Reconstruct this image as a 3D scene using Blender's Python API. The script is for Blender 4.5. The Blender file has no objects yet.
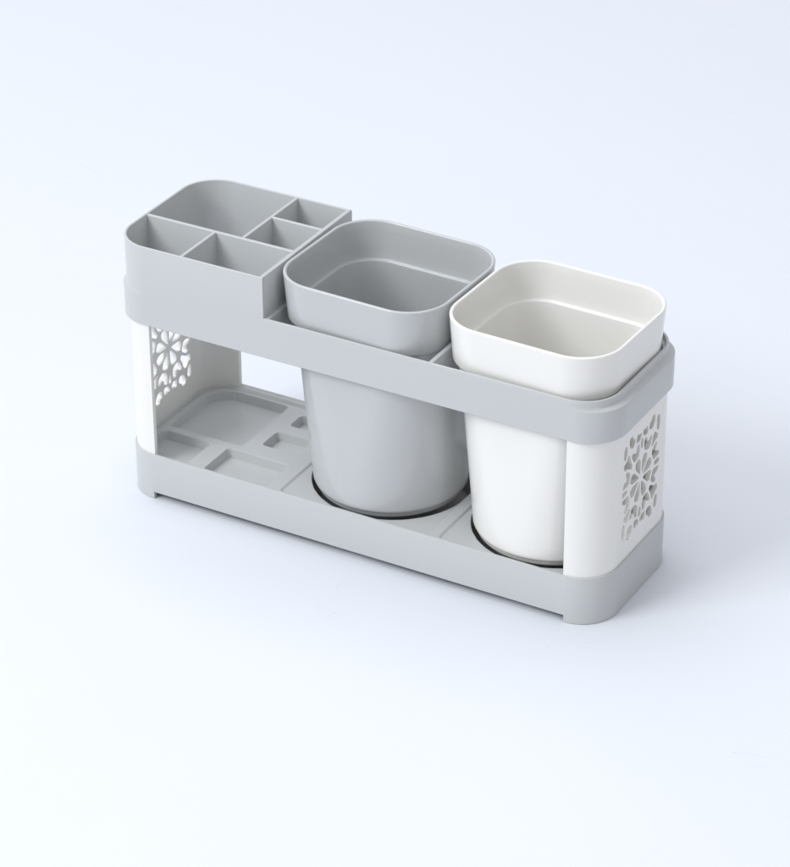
import bpy, bmesh, math
import numpy as np
from mathutils import Vector, Matrix

S = 0.01                       # everything below is written in centimetres
scene = bpy.context.scene
col = scene.collection

# ------------------------------------------------------------------ helpers
def tag(o, label=None, cat=None, group=None, kind=None):
    if label: o['label'] = label
    if cat: o['category'] = cat
    if group: o['group'] = group
    if kind: o['kind'] = kind
    return o

def empty(name, loc, rz=0.0):
    o = bpy.data.objects.new(name, None)
    o.empty_display_size = 0.02
    o.location = [c * S for c in loc]
    o.rotation_euler = (0, 0, rz)
    col.objects.link(o)
    return o

def make(name, verts, faces, mat, parent=None, angle=32, recalc=True):
    me = bpy.data.meshes.new(name)
    me.from_pydata([(v[0] * S, v[1] * S, v[2] * S) for v in verts], [], faces)
    bm = bmesh.new(); bm.from_mesh(me)
    bmesh.ops.remove_doubles(bm, verts=bm.verts, dist=1e-6)
    bmesh.ops.dissolve_degenerate(bm, edges=bm.edges, dist=1e-7)
    if recalc: bmesh.ops.recalc_face_normals(bm, faces=bm.faces)
    bm.to_mesh(me); bm.free()
    me.materials.append(mat)
    for p in me.polygons: p.use_smooth = True
    me.set_sharp_from_angle(angle=math.radians(angle))
    o = bpy.data.objects.new(name, me)
    col.objects.link(o)
    if parent: o.parent = parent
    return o

def rrect(hx, hy, r, z, cx=0, cy=0, n=20, m=8):
    """rounded rectangle, same number of points whatever its size"""
    pts = []
    r = min(r, hx, hy)
    cs = [(hx - r, -hy + r, -90), (hx - r, hy - r, 0), (-hx + r, hy - r, 90), (-hx + r, -hy + r, 180)]
    for k, (x, y, a) in enumerate(cs):
        for i in range(n + 1):
            t = math.radians(a + 90 * i / n)
            pts.append((cx + x + r * math.cos(t), cy + y + r * math.sin(t), z))
        nx, ny, na = cs[(k + 1) % 4]
        t = math.radians(na)
        e = (cx + nx + r * math.cos(t), cy + ny + r * math.sin(t), z)
        s = pts[-1]
        for i in range(1, m):
            f = i / m
            pts.append((s[0] + (e[0] - s[0]) * f, s[1] + (e[1] - s[1]) * f, z))
    return pts

def loft(rings, close=False, cap0=False, cap1=False):
    V = []; F = []
    n = len(rings[0])
    for r in rings: V += r
    k = len(rings)
    for j in range(k if close else k - 1):
        a = j * n; b = ((j + 1) % k) * n
        for i in range(n):
            i2 = (i + 1) % n
            F.append((a + i, a + i2, b + i2, b + i))
    if cap0: F.append(tuple(range(n)))
    if cap1: F.append(tuple(range((k - 1) * n, k * n)))
    return V, F

# ------------------------------------------------------------------ materials
def plastic(name, rgb, rough, sss=0.0):
    m = bpy.data.materials.new(name); m.use_nodes = True
    nt = m.node_tree; N = nt.nodes; L = nt.links
    b = N['Principled BSDF']
    tc = N.new('ShaderNodeTexCoord')
    # faint mottling of the moulded resin
    n1 = N.new('ShaderNodeTexNoise'); n1.inputs['Scale'].default_value = 35; n1.inputs['Detail'].default_value = 3
    L.new(tc.outputs['Object'], n1.inputs['Vector'])
    mx = N.new('ShaderNodeMix'); mx.data_type = 'RGBA'
    mx.inputs['A'].default_value = (*[c * 0.993 for c in rgb], 1)
    mx.inputs['B'].default_value = (*[min(1, c * 1.005) for c in rgb], 1)
    L.new(n1.outputs['Fac'], mx.inputs['Factor'])
    L.new(mx.outputs['Result'], b.inputs['Base Color'])
    # roughness varies with handling, fine moulded grain
    n2 = N.new('ShaderNodeTexNoise'); n2.inputs['Scale'].default_value = 60; n2.inputs['Detail'].default_value = 5
    L.new(tc.outputs['Object'], n2.inputs['Vector'])
    mr = N.new('ShaderNodeMapRange')
    mr.inputs['To Min'].default_value = rough - 0.05; mr.inputs['To Max'].default_value = rough + 0.07
    L.new(n2.outputs['Fac'], mr.inputs['Value']); L.new(mr.outputs['Result'], b.inputs['Roughness'])
    n3 = N.new('ShaderNodeTexNoise'); n3.inputs['Scale'].default_value = 900; n3.inputs['Detail'].default_value = 2
    n4 = N.new('ShaderNodeTexNoise'); n4.inputs['Scale'].default_value = 22; n4.inputs['Detail'].default_value = 1
    L.new(tc.outputs['Object'], n3.inputs['Vector']); L.new(tc.outputs['Object'], n4.inputs['Vector'])
    b1 = N.new('ShaderNodeBump'); b1.inputs['Strength'].default_value = 0.06; b1.inputs['Distance'].default_value = 0.0004
    b2 = N.new('ShaderNodeBump'); b2.inputs['Strength'].default_value = 0.10; b2.inputs['Distance'].default_value = 0.0005
    L.new(n3.outputs['Fac'], b1.inputs['Height']); L.new(n4.outputs['Fac'], b2.inputs['Height'])
    L.new(b2.outputs['Normal'], b1.inputs['Normal']); L.new((b2 if sss < 0 else b1).outputs['Normal'], b.inputs['Normal'])
    b.inputs['IOR'].default_value = 1.48
    if sss > 0:
        b.inputs['Subsurface Weight'].default_value = sss
        b.inputs['Subsurface Radius'].default_value = (1.0, 0.9, 0.8)
        b.inputs['Subsurface Scale'].default_value = 0.003
    return m

GREY = plastic('grey_plastic', (0.515, 0.523, 0.522), 0.16)
GREYC = plastic('grey_cup_plastic', (0.508, 0.515, 0.515), 0.10)
WHITE = plastic('white_plastic', (0.815, 0.80, 0.765), 0.15, -1)

def paper():
    m = bpy.data.materials.new('backdrop_paper'); m.use_nodes = True
    nt = m.node_tree; N = nt.nodes; L = nt.links; b = N['Principled BSDF']
    tc = N.new('ShaderNodeTexCoord')
    n = N.new('ShaderNodeTexNoise'); n.inputs['Scale'].default_value = 9; n.inputs['Detail'].default_value = 6
    L.new(tc.outputs['Object'], n.inputs['Vector'])
    mx = N.new('ShaderNodeMix'); mx.data_type = 'RGBA'
    mx.inputs['A'].default_value = (0.712, 0.727, 0.775, 1); mx.inputs['B'].default_value = (0.73, 0.745, 0.79, 1)
    L.new(n.outputs['Fac'], mx.inputs['Factor'])
    # a few faint scuffs and fibres: thin broken contour lines of a stretched noise
    mp = N.new('ShaderNodeMapping'); mp.inputs['Scale'].default_value = (10, 26, 1); mp.inputs['Rotation'].default_value = (0, 0, 0.6)
    L.new(tc.outputs['Object'], mp.inputs['Vector'])
    s = N.new('ShaderNodeTexNoise'); s.inputs['Scale'].default_value = 1.0; s.inputs['Detail'].default_value = 2; s.inputs['Distortion'].default_value = 1.2
    L.new(mp.outputs['Vector'], s.inputs['Vector'])
    def math_(op, a, bb, clamp=False):
        q = N.new('ShaderNodeMath'); q.operation = op; q.use_clamp = clamp
        for i, v in enumerate((a, bb)):
            if v is None: continue
            if isinstance(v, (int, float)): q.inputs[i].default_value = v
            else: L.new(v, q.inputs[i])
        return q.outputs[0]
    d = math_('ABSOLUTE', math_('SUBTRACT', s.outputs['Fac'], 0.5), None)
    line = math_('SUBTRACT', 1.0, math_('MULTIPLY', d, 260.0), True)
    g = N.new('ShaderNodeTexNoise'); g.inputs['Scale'].default_value = 13; g.inputs['Detail'].default_value = 1
    L.new(tc.outputs['Object'], g.inputs['Vector'])
    gate = math_('MULTIPLY', math_('SUBTRACT', g.outputs['Fac'], 0.63), 14.0, True)
    fac = math_('MULTIPLY', math_('MULTIPLY', line, gate), 0.17)
    m2 = N.new('ShaderNodeMix'); m2.data_type = 'RGBA'; m2.inputs['B'].default_value = (0.45, 0.47, 0.5, 1)
    L.new(fac, m2.inputs['Factor']); L.new(mx.outputs['Result'], m2.inputs['A'])
    L.new(m2.outputs['Result'], b.inputs['Base Color'])
    b.inputs['Roughness'].default_value = 0.55
    bp = N.new('ShaderNodeBump'); bp.inputs['Strength'].default_value = 0.12; bp.inputs['Distance'].default_value = 0.002
    n5 = N.new('ShaderNodeTexNoise'); n5.inputs['Scale'].default_value = 14; n5.inputs['Detail'].default_value = 4
    L.new(tc.outputs['Object'], n5.inputs['Vector']); L.new(n5.outputs['Fac'], bp.inputs['Height'])
    L.new(bp.outputs['Normal'], b.inputs['Normal'])
    return m
PAPER = paper()

# ------------------------------------------------------------------ dimensions (fitted to the photograph)
HL = 12.0; D = 7.52; CY = D / 2
Z1 = 2.31; Z2 = 8.85; ZS = 10.33; Z3 = 10.77; Z4 = 12.69
X = 12.15; XL = 11.85; R = 1.7; XB = -4.21; ZN = 0.33

# ------------------------------------------------------------------ setting
V = []; F = []
prof = [(-260, 0), (330, 0)]
for i in range(1, 13):
    t = math.radians(90 * i / 12); prof.append((330 + 90 * math.sin(t), 90 - 90 * math.cos(t)))
prof.append((420, 330))
for y, z in prof: V += [(-420, y, z), (420, y, z)]
for i in range(len(prof) - 1): F.append((2 * i, 2 * i + 1, 2 * i + 3, 2 * i + 2))
bd = make('backdrop', V, F, PAPER, recalc=False)
tag(bd, kind='structure')

# ------------------------------------------------------------------ the organizer
rack = empty('bathroom_organizer', (0, CY, 0))
tag(rack, 'long light grey plastic caddy with latticed white end panels and two cup openings', 'organizer')
def loc(v): return [(p[0], p[1] - CY, p[2]) for p in v]

# --- base tray: shell wall with notch, plus moulded floor
def perim(hx, hy, r, inset, xs=(), n=16):
    """closed outline counter-clockwise from the front; straights are split at xs"""
    hx -= inset; hy -= inset; rr = max(r - inset, 0.02)
    out = []
    xsr = sorted(x for x in xs)
    for x in xsr: out.append((x, -hy))
    def corner(cx, cy, a):
        for i in range(n + 1):
            t = math.radians(a + 90 * i / n); out.append((cx + rr * math.cos(t), cy + rr * math.sin(t)))
    corner(hx - rr, -hy + rr, -90); corner(hx - rr, hy - rr, 0)
    for x in reversed(xsr): out.append((x, hy))
    corner(-hx + rr, hy - rr, 90); corner(-hx + rr, -hy + rr, 180)
    return out

def shell(name, prof, zlow, nst, mat, parent, angle=32):
    """prof: list of (outline, z function of station); skins the closed profile around the outline"""
    n = nst; V = []; F = []
    for pts, zf in prof:
        for i, (x, y) in enumerate(pts): V.append((x, y, zf(i)))
    k = len(prof)
    for j in range(k):
        a = j * n; b = ((j + 1) % k) * n
        for i in range(n):
            i2 = (i + 1) % n
            F.append((a + i, a + i2, b + i2, b + i))
    return V, F

nx = [-10.3, -10.299, 10.299, 10.3]
def P(i_): return perim(HL, CY, R, i_, nx)
front = {1, 2}                       # stations lifted by the notch on the front
N0 = len(P(0))
bk = 4 + 17 * 2                      # first back-straight station
backl = {bk + 1, bk + 2}
def zb(i): return ZN if (i in front or i in backl) else 0.0
cz = lambda z: (lambda i: z)
pr = [(P(0.04), zb), (P(0.0), lambda i: zb(i) + 0.04), (P(0.0), cz(Z1 - 0.05)), (P(0.015), cz(Z1 - 0.015)), (P(0.05), cz(Z1)),
      (P(0.12), cz(Z1)), (P(0.15), cz(Z1 - 0.02)), (P(0.165), cz(Z1 - 0.06)), (P(0.165), cz(Z1 - 0.7)), (P(0.2), lambda i: zb(i))]
Vt, Ft = shell('t', pr, 0, N0, None, None)

# moulded floor as a relief
def sd_rr(x, y, x0, x1, y0, y1, r):
    cx, cy, hx, hy = (x0 + x1) / 2, (y0 + y1) / 2, (x1 - x0) / 2, (y1 - y0) / 2
    qx = np.abs(x - cx) - hx + r; qy = np.abs(y - cy) - hy + r
    return np.hypot(np.maximum(qx, 0), np.maximum(qy, 0)) + np.minimum(np.maximum(qx, qy), 0) - r
def sst(d, w):
    t = np.clip(0.5 - d / w, 0, 1); return t * t * (3 - 2 * t)
st = 0.04
gx = np.arange(-HL + 0.04, HL - 0.02, st); gy = np.arange(0.04, D - 0.02, st)
XX, YY = np.meshgrid(gx, gy)
H = np.full(XX.shape, Z1 - 0.08)
def cut(x0, x1, y0, y1, r, d, w=0.1):
    global H
    H = H - d * sst(sd_rr(XX, YY, x0, x1, y0, y1, r), w)
# shallow bead that follows the left end and the back edge
dd = sd_rr(XX, YY, -HL + 0.42, 13.5, -3, D - 0.42, 1.35)
H -= 0.13 * np.exp(-(dd / 0.08) ** 2) - 0.05 * sst(-dd, 0.14)
for bx_, by_ in ((-8.35, 5.25), (-8.15, 4.85), (-8.6, 5.1)):      # sprue marks
    H += 0.02 * np.exp(-((XX - bx_) ** 2 + (YY - by_) ** 2) / 0.05 ** 2)
big = sd_rr(XX, YY, -11.1, -7.3, 2.72, 6.78, 0.22)
bigr = sd_rr(XX, YY, -11.1, 0.0, -2.0, 6.78, 1.25)
H -= 0.42 * sst(np.maximum(big, bigr), 0.08)
sm = sd_rr(XX, YY, -11.1, -8.65, 0.24, 2.22, 0.2); smr = sd_rr(XX, YY, -11.1, 0, 0.24, 9, 1.25)
H -= 0.42 * sst(np.maximum(sm, smr), 0.12)
cut(-7.68, -4.55, 0.24, 2.25, 0.16, 0.42, 0.08)
cut(-6.5, -4.75, 3.28, 4.55, 0.14, 0.42, 0.08)
cut(-6.3, -4.75, 5.38, 6.35, 0.14, 0.42, 0.08)
cut(-3.78, 3.6, 0.27, 7.2, 0.2, 0.09, 0.09)
cut(4.16, 11.5, 0.27, 7.2, 0.2, 0.09, 0.09)
for hxc in (-0.05, 7.93):
    dh = np.hypot(XX - hxc, YY - 3.84) - 3.58
    k = sst(dh, 0.10)
    H = H * (1 - k) + 0.42 * k
inside = sd_rr(XX, YY, -HL, HL, 0, D, R) < -0.10
idx = -np.ones(XX.shape, int)
c0 = len(Vt)
ii = np.argwhere(inside)
for q, (a, b) in enumerate(ii): idx[a, b] = c0 + q
Vf = [(float(XX[a, b]), float(YY[a, b]) - CY, float(H[a, b])) for a, b in ii]
Ff = []
for a in range(XX.shape[0] - 1):
    for b in range(XX.shape[1] - 1):
        f = (idx[a, b], idx[a, b + 1], idx[a + 1, b + 1], idx[a + 1, b])
        if min(f) >= 0: Ff.append(tuple(int(v) for v in f))
tray = make('base_tray', Vt + Vf, Ft + Ff, GREY, rack, angle=40, recalc=True)
# the relief must face up
me = tray.data

# --- white end panels: curved returns and a pierced flat plate
def hole_set():
    """pierced motif: outlines in centimetres, centred on the flower"""
    holes = []
    def poly(pts, ang, off, sy=1.0):
        c, s_ = math.cos(math.radians(ang)), math.sin(math.radians(ang))
        return [((x + off) * c - y * s_, ((x + off) * s_ + y * c) * sy) for x, y in pts]
    def drop(l, w, n=12):           # petal, narrow end inwards
        o = []
        for i in range(n):
            t = 2 * math.pi * i / n
            x = math.cos(t); o.append((x * l / 2, math.sin(t) * w / 2 * (0.75 + 0.4 * x)))
        return o
    vee = [(-0.32, 0.0), (-0.16, -0.24), (0.10, -0.44), (0.34, -0.46), (0.36, -0.26), (0.12, -0.08), (0.06, 0.0), (0.12, 0.08), (0.36, 0.26), (0.34, 0.46), (0.10, 0.44), (-0.16, 0.24)]
    for k in range(8):
        holes.append(poly(drop(0.86, 0.50), 22.5 + 45 * k, 0.68))
        holes.append(poly([(x * 0.92, y * 0.92) for x, y in vee], 22.5 + 45 * k, 1.40, 1.05))
    for k in range(4):               # lozenges on the diagonals, buds between
        big = 1.0 if k % 2 else 0.72
        holes.append(poly([(x * big, y * big) for x, y in [(-0.42, 0), (-0.1, -0.26), (0.3, -0.34), (0.52, -0.16), (0.52, 0.16), (0.3, 0.34), (-0.1, 0.26)]], 45 + 90 * k, 1.70))
        holes.append(poly([(-0.22, 0), (0, -0.16), (0.2, -0.13), (0.28, 0), (0.2, 0.13), (0, 0.16)], 90 * k, 1.50, 1.1))
    for sx in (-1, 1):               # scrolls above and below the flower
        for sy in (-1, 1):
            def mir(p): return [(x * sx, y * sy) for x, y in p]
            holes.append(mir([(0.08, 1.96), (0.36, 1.84), (0.55, 1.98), (0.46, 2.30), (0.28, 2.16), (0.10, 2.24)]))
            holes.append(mir([(0.72, 1.98), (0.96, 1.92), (1.18, 2.10), (1.24, 2.42), (0.98, 2.50), (0.92, 2.28), (0.72, 2.24)]))
            holes.append(mir([(1.44, 1.5), (1.64, 1.55), (1.72, 1.95), (1.62, 2.3), (1.42, 2.16), (1.5, 1.84)]))
    return holes

def pierced(y0, y1, z0, z1, zc, rib=0.12, step=0.035):
    """2D mesh of the plate with the motif cut out: (points, polygons, rim edges)"""
    ny = int(round((y1 - y0) / step)); nz = int(round((z1 - z0) / step))
    Y, Z = np.meshgrid(np.linspace(y0, y1, ny + 1), np.linspace(z0, z1, nz + 1), indexing='ij')
    ds = []
    for pts in hole_set():
        for _ in range(2):           # Chaikin rounding
            q = []
            for i in range(len(pts)):
                a, b = pts[i], pts[(i + 1) % len(pts)]
                q += [(a[0] * .75 + b[0] * .25, a[1] * .75 + b[1] * .25), (a[0] * .25 + b[0] * .75, a[1] * .25 + b[1] * .75)]
            pts = q
        d = np.full(Y.shape, 1e9); sg = np.zeros(Y.shape, bool)
        for i in range(len(pts)):
            ax, ay = pts[i]; bx, by = pts[(i + 1) % len(pts)]; ay += zc; by += zc
            ex, ey = bx - ax, by - ay; px, py = Y - ax, Z - ay
            t = np.clip((px * ex + py * ey) / (ex * ex + ey * ey + 1e-12), 0, 1)
            d = np.minimum(d, np.hypot(px - ex * t, py - ey * t))
            c = (ay > Z) != (by > Z)
            if ay != by: sg ^= c & (px < ex * py / ey)
        ds.append(np.where(sg, -d, d) - 0.04)
    ds = np.sort(np.array(ds), axis=0)
    f = np.maximum(ds[0], (rib - (ds[1] - ds[0])) / 2)
    f = np.where(np.abs(f) < 1e-5, 1e-5, f)
    pts = []; pid = {}; polys = []; rim = []
    def node(i, j):
        k = (i, j)
        if k not in pid: pid[k] = len(pts); pts.append((Y[i, j], Z[i, j]))
        return pid[k]
    def mid(a, b):
        k = (min(a, b), max(a, b))
        if k not in pid:
            a, b = k; t = f[a] / (f[a] - f[b]); t = min(max(t, 0.03), 0.97)
            pid[k] = len(pts); pts.append((Y[a] + (Y[b] - Y[a]) * t, Z[a] + (Z[b] - Z[a]) * t))
        return pid[k]
    for i in range(ny):
        for j in range(nz):
            c = [(i, j), (i + 1, j), (i + 1, j + 1), (i, j + 1)]
            v = [f[k] > 0 for k in c]
            if all(v): polys.append([node(*k) for k in c]); continue
            if not any(v): continue
            if v in ([True, False, True, False], [False, True, False, True]):
                for q in range(4):
                    if v[q]:
                        p_, n_ = c[q - 1], c[(q + 1) % 4]
                        m1, m2 = mid(p_, c[q]), mid(c[q], n_)
                        polys.append([m1, node(*c[q]), m2]); rim.append((m2, m1))
                continue
            out = []; mm = []
            for q in range(4):
                if v[q]: out.append(node(*c[q]))
                if v[q] != v[(q + 1) % 4]:
                    m = mid(c[q], c[(q + 1) % 4]); out.append(m); mm.append((m, v[q]))
            polys.append(out)
            a = [m for m, s_ in mm if s_][0]; b = [m for m, s_ in mm if not s_][0]
            rim.append((a, b))
    return pts, polys, rim

TH = 0.21; PI_ = 0.09           # panel thickness, inset from the tray outline
def panel(sign):
    z0, z1 = Z1 - 0.12, Z2 + 0.12
    hx = HL - PI_; hy = CY - PI_; r = R - PI_
    V = []; F = []
    n = 16
    for s in (-1, 1):               # one curved return at the front, one at the back
        outl = [(10.2, s * hy, 0, s)]
        for i in range(n + 1):
            t = math.radians(90 * i / n)
            outl.append((hx - r + r * math.sin(t), s * (hy - r + r * math.cos(t)), math.sin(t), s * math.cos(t)))
        base = len(V); k = len(outl)
        cols = []
        for (x, y, nx_, ny_) in outl:
            c = []
            for (d, z) in ((0, z0), (0, z1), (TH, z1), (TH, z0)):
                c.append(len(V)); V.append((sign * (x - nx_ * d), y - ny_ * d, z))
            cols.append(c)
        for a, b in zip(cols, cols[1:]):
            for j in range(4):
                j2 = (j + 1) % 4; F.append((a[j], b[j], b[j2], a[j2]))
        F.append(tuple(cols[0]))
    yw = hy - r; zc = 5.62
    pts, polys, rim = pierced(-yw, yw, z0, z1, zc)
    b0 = len(V); n2 = len(pts)
    V += [(sign * hx, a, b) for a, b in pts] + [(sign * (hx - TH), a, b) for a, b in pts]
    for p_ in polys:
        F.append(tuple(b0 + i for i in p_)); F.append(tuple(b0 + n2 + i for i in reversed(p_)))
    for a, b in rim: F.append((b0 + a, b0 + n2 + a, b0 + n2 + b, b0 + b))
    return make('side_panel', V, F, WHITE, rack, angle=30)
pr_ = panel(1); pl_ = panel(-1)

# --- upper frame with the raised compartment box
HY = CY + 0.01
def ring(hx, inset):
    hx_ = hx; xs = [XB, XB + 0.0001]
    o = perim(hx_, HY, R, inset, xs, n=20)
    if hx < X - 0.06:               # the step is smaller on the left end
        o = [(x - LS * max(0.0, (XB - x) / (XL + XB)), y) for x, y in o]
    return o
LS = 0.14
NR = len(ring(X, 0))
bkr = 2 + 21 * 2
hi = {0} | {bkr + 1} | set(range(bkr + 2, NR))     # stations standing at the box height
def zt(off): return lambda i: (Z4 if i in hi else Z3) - off
W = 0.12
def mixr(a, b):                     # hidden ledge that carries the cup collars, not under the box
    p, q = ring(XL, a), ring(XL, b)
    return [p[i] if i in hi else q[i] for i in range(len(p))]
pf = [(ring(X, 0.03), cz(Z2)), (ring(X, 0.0), cz(Z2 + 0.03)), (ring(X, 0), cz(ZS - 0.03)), (ring(X - 0.012, 0), cz(ZS)), (ring(X - 0.05, 0), cz(ZS + 0.02)),
      (ring(XL + 0.14, 0), cz(ZS + 0.045)), (ring(XL + 0.05, 0), cz(ZS + 0.09)), (ring(XL + 0.01, 0), cz(ZS + 0.17)), (ring(XL, 0), cz(ZS + 0.22)),
      (ring(XL, 0), zt(0.05)), (ring(XL, 0.012), zt(0.018)), (ring(XL, 0.04), zt(0.0)),
      (ring(XL, W - 0.04), zt(0.0)), (ring(XL, W - 0.012), zt(0.018)), (ring(XL, W), zt(0.05)), (ring(XL, W), cz(Z3 - 0.27)),
      (mixr(W, 0.26), cz(Z3 - 0.30)), (mixr(W, 0.28), cz(Z3 - 0.33)), (mixr(W, 0.28), cz(Z3 - 0.6)), (ring(XL, W), cz(Z3 - 0.7)), (ring(XL, W), cz(Z2 + 0.02))]
Vr, Fr = shell('f', pf, 0, NR, None, None)
def boxmesh(x0, x1, y0, y1, z0, z1, b=0.03):
    """box with its two long top edges eased"""
    dx, dy = x1 - x0, y1 - y0
    V = []
    if dx < dy:
        prof = [(x0, z0), (x1, z0), (x1, z1 - b), (x1 - b * .3, z1 - b * .3), (x1 - b, z1), (x0 + b, z1), (x0 + b * .3, z1 - b * .3), (x0, z1 - b)]
        V = [(a, y0, z) for a, z in prof] + [(a, y1, z) for a, z in prof]
    else:
        prof = [(y0, z0), (y1, z0), (y1, z1 - b), (y1 - b * .3, z1 - b * .3), (y1 - b, z1), (y0 + b, z1), (y0 + b * .3, z1 - b * .3), (y0, z1 - b)]
        V = [(x0, a, z) for a, z in prof] + [(x1, a, z) for a, z in prof]
    k = len(prof)
    F = [(i, (i + 1) % k, k + (i + 1) % k, k + i) for i in range(k)] + [tuple(range(k)), tuple(range(k, 2 * k))]
    return V, F
yi = HY - W + 0.02
v, f = boxmesh(XB - 0.2, XB, -yi, yi, Z2 + 0.05, Z4 - 0.001)
off = len(Vr); Vr += v; Fr += [tuple(off + i for i in q) for q in f]
frame = make('holder_frame', Vr, Fr, GREY, rack, angle=35)

def part_box(name, args, parent, y_abs=True):
    x0, x1, y0, y1, z0, z1 = args
    v, f = boxmesh(x0, x1, y0 - CY, y1 - CY, z0, z1)
    return make(name, v, f, GREY, parent, angle=50)
y_in, y_out = 0.09, D - 0.09
TZ = Z4 - 0.035
part_box('divider', (-XL - LS + 0.1, XB - 0.16, 2.80, 2.97, Z2 + 0.3, TZ), frame)                  # long one
part_box('divider', (-8.45, -8.28, y_in, 2.82, Z2 + 0.3, TZ - 0.004), frame)
part_box('divider', (-7.08, -6.91, 2.95, y_out, Z2 + 0.3, TZ - 0.004), frame)
part_box('divider', (-6.93, XB - 0.16, 5.22, 5.38, Z2 + 0.3, TZ - 0.008), frame)
part_box('crossbar', (3.73, 3.93, y_in, y_out, Z3 - 0.9, Z3 - 0.03), frame)
part_box('crossbar', (XB - 0.02, -3.99, y_in, y_out, Z3 - 0.9, Z3 - 0.03), frame)

# ------------------------------------------------------------------ the two cups
def cup(name, x, y, rz, mat, label, zrim):
    root = empty(name, (x, y, 0), rz)
    tag(root, label, 'cup')
    cb = Z3 - 0.29                 # collar rests on the frame
    def body(z):
        t = max(0, min(1, (10.8 - z) / 8.5))
        hx = 3.68 + (3.45 - 3.68) * t; hy = 3.38 + (3.45 - 3.38) * t; r = 1.9 + (3.45 - 1.9) * (t ** 0.8)
        return hx, hy, r
    ci = Z3 + 0.06                  # inner ledge where collar and body meet
    ins = lambda h, d: (h[0] - d, h[1] - d, max(h[2] - d, 0.05))
    dy = -y + 3.80; 
    def B(z, d): 
        t = max(0, min(1, (10.8 - z) / 8.5))
        a = ins(body(z), d); return rrect(*a, z, 0, dy * t)
    rings = []
    # outside, from under the foot to the collar
    for s in (2.6, 1.6, 0.6, 0.35): rings.append(B(2.02, s))
    rings += [B(2.03, 0.22), B(2.06, 0.16), B(2.10, 0.13), B(2.27, 0.12), B(2.30, 0.115), B(2.32, 0.06), B(2.345, 0.02), B(2.40, 0.0)]
    for k in range(13): rings.append(B(2.5 + (cb - 2.5) * k / 12, 0))
    rings.append(B(cb + 0.03, 0))
    Vb, Fb = loft(rings, cap0=True)
    # inside
    rin = [B(ci, 0.12), B(ci - 0.05, 0.125)]
    for k in range(12): rin.append(B(ci - 0.2 - (ci - 2.9) * k / 12, 0.13))
    rin += [B(2.55, 0.15), B(2.40, 0.24), B(2.32, 0.41), B(2.3, 0.7), B(2.29, 1.6), B(2.29, 2.6)]
    v, f = loft(rin, cap1=True)
    o = len(Vb); Vb += v; Fb += [tuple(o + i for i in q) for q in f]
    bo = make('body', Vb, Fb, mat, root, angle=60)
    # collar
    H0 = zrim - cb
    def C(z, d, dr=0.0):
        t = (z - cb) / H0
        return rrect(3.81 + 0.12 * t - d, 3.53 + 0.12 * t - d, 1.95 - d, z)
    rc = [B(cb, -0.001), B(cb, -0.06)]
    rb = 0.16
    for k in range(9):
        a = math.radians(90 * k / 8); rc.append(C(cb + rb - rb * math.cos(a), rb - rb * math.sin(a)))
    for k in range(1, 5): rc.append(C(cb + rb + (H0 - rb - 0.08) * k / 4, 0))
    w = 0.17; q = w / 2
    for k in range(0, 9):
        a = math.radians(180 * k / 8); rc.append(C(zrim - 0.07 + 0.07 * math.sin(a), q - q * math.cos(a)))
    for k in range(1, 5): rc.append(C(zrim - 0.08 - (zrim - ci - 0.08 - 0.1) * k / 4, w))
    rc += [C(ci + 0.06, w + 0.01), C(ci + 0.04, w + 0.03), B(ci + 0.035, 0.05), B(ci + 0.035, 0.09), B(ci + 0.02, 0.11), B(ci, 0.12)]
    v, f = loft(rc)
    make('collar', v, f, mat, root, angle=60)
    return root
cup('drinking_cup', -0.16, 3.74, math.radians(-1.6), GREYC, 'glossy light grey cup with rounded square rim in the middle opening', 12.68)
cup('drinking_cup', 7.84, 3.79, math.radians(-1.5), WHITE, 'glossy white cup with rounded square rim at the right end of the caddy', 12.64)

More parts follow.
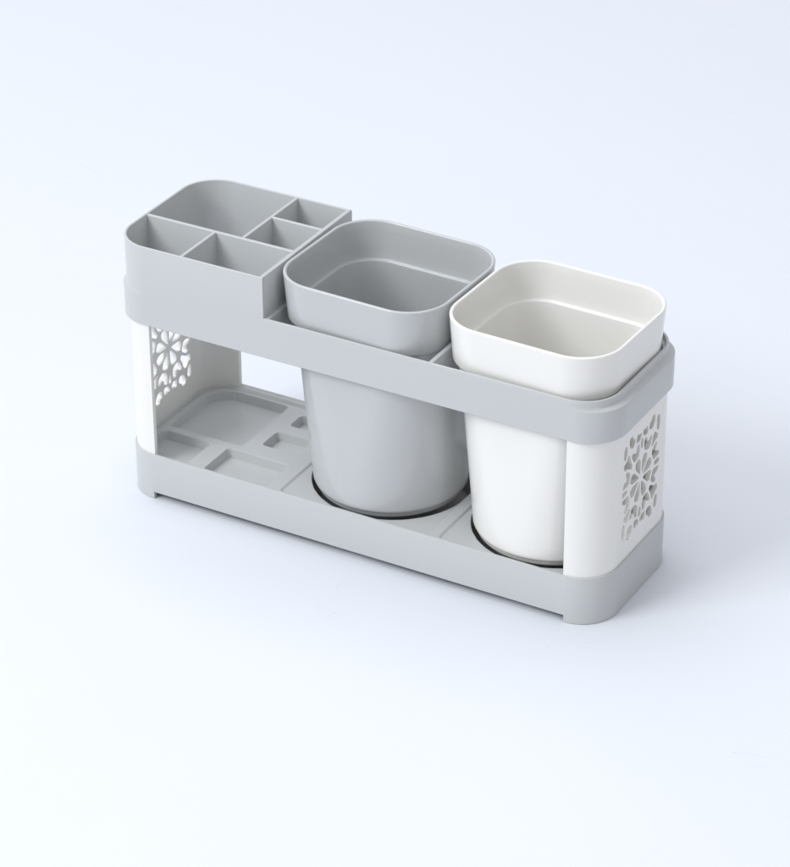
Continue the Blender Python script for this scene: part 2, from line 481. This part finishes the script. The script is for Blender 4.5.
# ------------------------------------------------------------------ lights
def area(name, loc_, target, size, sy, power, color):
    l = bpy.data.lights.new(name, 'AREA'); l.shape = 'RECTANGLE'; l.size = size; l.size_y = sy
    l.energy = power; l.color = color
    o = bpy.data.objects.new(name, l); col.objects.link(o)
    o.location = loc_
    o.rotation_euler = (Vector(target) - Vector(loc_)).to_track_quat('-Z', 'Y').to_euler()
    return o
area('key_softbox', (-1.15, -1.8, 1.95), (0, 0, 0.05), 1.15, 1.15, 44, (0.915, 0.958, 1.0))
area('top_softbox', (-0.4, 0.15, 1.75), (-0.1, 0.1, 0), 1.8, 1.4, 12, (0.93, 0.965, 1.0))
area('added_reflection_strip', (1.25, -0.75, 0.55), (0, 0, 0.06), 0.14, 1.1, 1.6, (0.97, 0.985, 1.0))  # weak unseen lamp, added for a reflection on cup sides and base corner

w = bpy.data.worlds.new('World'); scene.world = w; w.use_nodes = True
bg = w.node_tree.nodes['Background']
# studio surround: pale walls to the left and overhead, an unlit room to the right and behind the camera
WN = w.node_tree.nodes; WL = w.node_tree.links
tc = WN.new('ShaderNodeTexCoord'); dp = WN.new('ShaderNodeVectorMath'); dp.operation = 'DOT_PRODUCT'
dp.inputs[1].default_value = Vector((-0.75, 0.12, 0.65)).normalized()
WL.new(tc.outputs['Generated'], dp.inputs[0])
rp = WN.new('ShaderNodeValToRGB')
rp.color_ramp.elements[0].position = 0.0; rp.color_ramp.elements[0].color = (0.24, 0.245, 0.255, 1)
rp.color_ramp.elements[1].position = 0.62; rp.color_ramp.elements[1].color = (0.93, 0.955, 1.0, 1)
mr = WN.new('ShaderNodeMapRange'); mr.inputs['From Min'].default_value = -0.8; mr.inputs['From Max'].default_value = 1.0
WL.new(dp.outputs['Value'], mr.inputs['Value']); WL.new(mr.outputs['Result'], rp.inputs['Fac'])
WL.new(rp.outputs['Color'], bg.inputs['Color']); bg.inputs['Strength'].default_value = 0.80

# ------------------------------------------------------------------ camera (fitted)
cd = bpy.data.cameras.new('camera'); cam = bpy.data.objects.new('camera', cd); col.objects.link(cam)
C_ = Vector((57.0296, -96.5245, 71.4413)) * S
Fw = Vector((-0.42708898, 0.75174878, -0.50246272)); Rt = Vector((0.87073932, 0.49172487, -0.00443734)); Up = Vector((-0.24373765, 0.43940919, 0.86458749))
M = Matrix((Rt, Up, -Fw)).transposed().to_4x4(); M.translation = C_
cam.matrix_world = M
cd.sensor_fit = 'VERTICAL'; cd.sensor_height = 24; cd.sensor_width = 24 * 790 / 867
cd.lens = 24 * 3043.07 / 867
cd.clip_start = 0.01; cd.clip_end = 50
scene.camera = cam

scene.view_settings.view_transform = 'Standard'
scene.view_settings.look = 'None'
scene.view_settings.exposure = 0.0
scene.view_settings.gamma = 1.0
